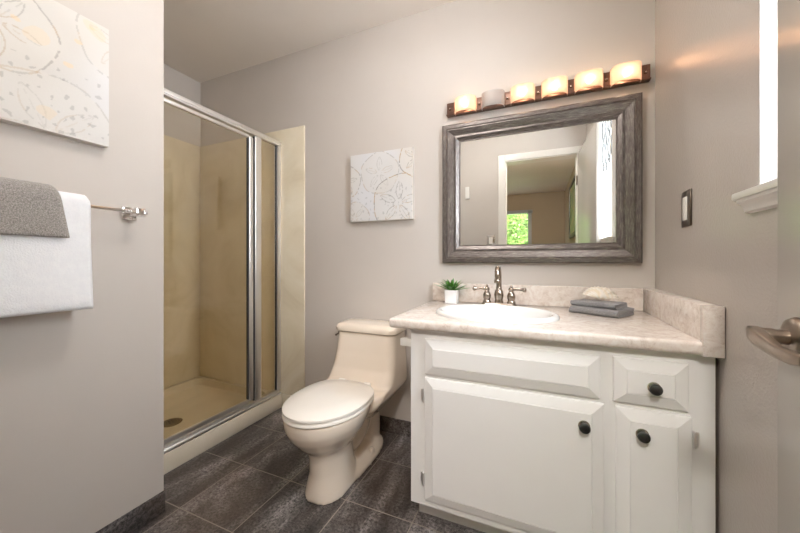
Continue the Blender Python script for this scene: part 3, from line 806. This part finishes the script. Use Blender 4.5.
tag(obj('washcloth', cloth(.248, 1.575, R(-33), .185, .150, CT + .0005, 2, .0110, 1), M['cloth'], None, 60), 'grey folded washcloth lying flat on the countertop, lower of two', 'washcloth', 'folded washcloths by the sink')
tag(obj('washcloth', cloth(.240, 1.592, R(-30), .172, .115, CT + .0285, 2, .0075, 5), M['cloth'], None, 60), 'grey folded washcloth on top of the other, under the seashell', 'washcloth', 'folded washcloths by the sink')
# scallop shell
b_ = bmesh.new(); SX, SY, SZ = .232, 1.632, CT + .0505
nr, na = 12, 61
def shell_pt(u, v, off):
    a = -1.25 + 2.5 * v; rib = cos(v * 2 * pi * 13); rad = .072 * u * (1 + .02 * rib)
    dome = .021 * math.sqrt(max(0, 1 - (u * .96) ** 2)) * sin(pi * min(1, u * 1.2 + .12)) if False else .030 * (1 - u ** 2.2) * (.35 + .65 * cos(a * .9)) + .0012 * rib * u
    return Vector((rad * sin(a) * 1.0, rad * cos(a), dome - off))
top = [[shell_pt(i / nr, j / (na - 1), 0) for j in range(na)] for i in range(nr + 1)]
rings_ = [t_ for t_ in top] + [[Vector((p.x, p.y, p.z - .0025)) for p in t_] for t_ in reversed(top)]
vv = [[b_.verts.new(p) for p in r_] for r_ in rings_]
for a_, c_ in zip(vv, vv[1:]):
    for j in range(na - 1): b_.faces.new((a_[j], a_[j + 1], c_[j + 1], c_[j]))
for j in (0, na - 1):
    for i in range(nr):
        k2 = len(vv) - 1 - i
        try: b_.faces.new((vv[i][j], vv[i + 1][j], vv[k2 - 1][j], vv[k2][j]))
        except ValueError: pass
bmesh.ops.remove_doubles(b_, verts=b_.verts, dist=1e-5)
bmesh.ops.transform(b_, matrix=Matrix.Translation((SX + .015, SY - .022, SZ - .002)) @ Matrix.Rotation(R(58), 4, 'X') @ Matrix.Rotation(R(-6), 4, 'Z'), verts=b_.verts)
sh = obj('seashell', b_, M['shell'], None, 60); ca = sh.data.color_attributes.new('paint', 'FLOAT_COLOR', 'POINT')
for k, v in enumerate(sh.data.vertices):
    q = Vector((v.co.x - SX, v.co.y - SY, v.co.z - SZ)).length / .052
    f = .5 + .5 * sin(q * 30); ca.data[k].color = (.80 - .06 * f, .76 - .12 * f, .70 - .20 * f, 1)
tag(sh, 'ribbed cream and tan seashell propped on the grey washcloths', 'seashell')

# toilet paper holder on the side of the vanity
tp = thing('toilet_paper_holder', (VX0, 1.25, .70), 'chrome holder arm on the left side of the vanity above the toilet', 'toilet paper holder')
b_ = bmesh.new(); bx(b_, VX0 - .008, VX0, 1.225, 1.275, .70, .752, .002); bx(b_, VX0 - .022, VX0 - .008, 1.235, 1.262, .715, .742, .002)
obj('bracket', b_, M['nickel'], tp)
b_ = bmesh.new(); bx(b_, VX0 - .050, VX0 - .003, 1.170, 1.196, .694, .722, .002); bx(b_, VX0 - .020, VX0 - .006, 1.196, 1.25, .702, .716, .002); obj('arm', b_, M['white_plastic'], tp, 35, 'white end cap')

# ================================================================== MIRROR
mi = thing('wall_mirror', (-.03, D, 1.01), 'large wall mirror in a wide brushed pewter frame above the sink', 'mirror')
MX0, MX1, MZ0, MZ1 = -.484, .428, 1.018, 1.776
prof = [(0, 0), (0, .026), (.006, .030), (.022, .030), (.026, .025), (.031, .026), (.062, .017), (.068, .0185), (.074, .018), (.090, .010), (.096, .010), (.096, 0)]
def frame_piece(horizontal, side):
    bm = bmesh.new(); rings = []
    for end in (0, 1):
        ring = []
        for ins, dep in prof:
            if horizontal:
                z = MZ0 + ins if side == 0 else MZ1 - ins; x = MX0 + ins if end == 0 else MX1 - ins
            else:
                x = MX0 + ins if side == 0 else MX1 - ins; z = MZ0 + ins if end == 0 else MZ1 - ins
            ring.append(Vector((x, D - .0005 - dep, z)))
        rings.append(ring)
    return loft(bm, rings)
for s_ in (0, 1):
    obj('frame_rail', frame_piece(True, s_), M['pew_h'], mi, 20)
    obj('frame_stile', frame_piece(False, s_), M['pew_v'], mi, 20)
obj('mirror_glass', box(MX0 + .095, MX1 - .095, D - .0065, D - .001, MZ0 + .095, MZ1 - .095), M['mirror'], mi, 0)

# ================================================================== LIGHT BAR
lbx0, lbx1 = -.460, .458
li = thing('vanity_light', (0, D, 1.86), 'six-shade bronze vanity light bar above the mirror, second shade unlit', 'vanity light')
b_ = bmesh.new(); bx(b_, lbx0, lbx1, D - .022, D - .0005, 1.826, 1.898, .002); bx(b_, lbx0, lbx1, D - .034, D - .020, 1.826, 1.833, .0015)
obj('back_bar', b_, M['rust'], li)
def shade_bm(x, thick=.004):
    bm = bmesh.new(); n = 14; rings = []
    def arc(r_in, z):
        out = []
        for k in range(n + 1):
            a = pi * k / n; c_, s_ = cos(a), max(0, sin(a))
            out.append(Vector((x - (.058 - r_in) * math.copysign(abs(c_) ** .72, c_), D - .024 - (.052 - r_in) * s_ ** .72, z)))
        return out
    zs = [1.822, 1.825, 1.86, 1.895, 1.898]
    for z in zs:
        o_ = arc(0, z); i_ = arc(thick, z); rings.append(o_ + list(reversed(i_)))
    return loft(bm, rings)
for k, x in enumerate((-.355, -.212, -.068, .076, .220, .364)):
    lit = k != 1
    s1 = obj('shade', shade_bm(x), M['shade'] if lit else M['shade_clear'], li, 50, None if lit else 'unlit clear shade')
    b_ = bmesh.new(); lathe(b_, [(0, D - .021), (.016, D - .021), (.016, D - .034), (.011, D - .036), (0, D - .036)], 16, 'Y', (x, 0, 1.860)); obj('socket', b_, M['rust'], li)
    b_ = bmesh.new(); lathe(b_, [(0, D - .0362), (.007, D - .0362), (.010, D - .045), (.014, D - .055), (.013, D - .062), (.007, D - .067), (0, D - .068)], 12, 'Y', (x, 0, 1.860))
    obj('bulb', b_, M['bulb'] if lit else M['bulb_off'], li, 60, None if lit else 'unlit bulb')
for x in (-.442, -.2835, -.140, .004, .148, .292, .440):
    b_ = bmesh.new(); lathe(b_, [(0, D - .0222), (.007, D - .0222), (.007, D - .026), (.004, D - .031), (0, D - .032)], 14, 'Y', (x, 0, 1.862)); obj('screw_knob', b_, M['nickel'], li)

# ================================================================== RIGHT WALL
sw = thing('switch_plate', (XR, 1.384, 1.205), 'dark bronze plate with white outlet on the right wall by the mirror', 'outlet plate')
obj('plate', box(XR - .006, XR, 1.346, 1.424, 1.146, 1.268, .002), M['plate'], sw)
oo = obj('outlet', box(XR - .009, XR - .0055, 1.368, 1.402, 1.168, 1.246, .001), M['white_plastic'], sw)
b_ = bmesh.new()
for z in (1.188, 1.228):
    for y in (1.378, 1.392): bx(b_, XR - .0093, XR - .0088, y - .0015, y + .0015, z - .006, z + .006)
bx(b_, XR - .0096, XR - .0088, 1.379, 1.391, 1.203, 1.211)
turn_right(sw)
obj('slots', b_, M['black'], oo, 0)

# near wall, seen in the mirror
s2 = thing('light_switch', (-.452, YN, 1.245), 'chrome framed white switch on the doorway wall seen low in the mirror', 'light switch')
obj('plate', box(-.492, -.412, YN, YN + .006, 1.185, 1.30, .002), M['chrome'], s2)
obj('rocker', box(-.470, -.434, YN + .0055, YN + .010, 1.21, 1.275, .001), M['white_plastic'], s2)
s3 = thing('door_chime', (-.70, YN, 1.76), 'small white wall box high on the doorway wall, left in the mirror', 'wall box')
obj('cover', box(-.722, -.678, YN, YN + .022, 1.70, 1.83, .004), M['white_plastic'], s3)

# door, standing open along the right wall
hx_, hy_ = .352, YN + .020; fx_, fy_ = .3935, .792
ang = math.atan2(fy_ - hy_, fx_ - hx_); Ld = math.hypot(fx_ - hx_, fy_ - hy_)
do = bpy.data.objects.new('door_1', None); C.objects.link(do); do['kind'] = 'structure'; do.location = (hx_, hy_, 0); do.rotation_euler = (0, 0, ang)
def dobj(name, bm, mat, par=do, smooth=35):
    o = bpy.data.objects.new(name, mesh_of(name, bm, mat, smooth)); C.objects.link(o); o.parent = par; return o
# local frame: x along the door from hinge to free edge, y = 0 is the face to the room (+y side), body on -y
dobj('door_leaf', box(.002, Ld, -.035, 0, .012, DZ - .012, .0015), M['doorpaint'])
hz = .905; hxL = Ld - .065
b_ = bmesh.new(); lathe(b_, [(0, 0), (.033, 0), (.034, .004), (.030, .012), (.018, .017), (0, .017)], 30, 'Y', (hxL, .0002, hz)); lathe(b_, [(0, .014), (.0125, .014), (.0120, .030), (.0135, .034), (.0135, .052), (.011, .056), (0, .056)], 20, 'Y', (hxL, 0, hz))
dh_ = dobj('door_handle', b_, M['handle'], do, 45)
b_ = bmesh.new()
def sect(x, yc, zc, hy2, hz2): return [Vector((x, yc + hy2 * math.copysign(abs(cos(a)) ** .4, cos(a)), zc + hz2 * math.copysign(abs(sin(a)) ** .4, sin(a)))) for a in [2 * pi * k / 20 for k in range(20)]]
loft(b_, [sect(hxL + .015, .052, hz + .004, .005, .009), sect(hxL + .008, .053, hz + .003, .009, .0115), sect(hxL - .01, .054, hz - .001, .0095, .0135), sect(hxL - .04, .056, hz - .006, .007, .0125), sect(hxL - .07, .058, hz - .010, .006, .010), sect(hxL - .10, .056, hz - .012, .0055, .0095), sect(hxL - .115, .053, hz - .012, .004, .007)])
dobj('lever', b_, M['handle'], dh_, 50)
b_ = bmesh.new(); lathe(b_, [(0, .0), (.0055, .0), (.0055, .003), (0, .0035)], 14, 'X', (hxL + .0146, .052, hz + .004)); dobj('lock_button', b_, M['black'], dh_)
for z in (.25, 1.0, 1.80):
    b_ = bmesh.new(); lathe(b_, [(0, z - .045), (.006, z - .045), (.006, z + .045), (0, z + .045)], 12, 'Z', (-.003, .006, 0)); dobj('hinge', b_, M['handle'])
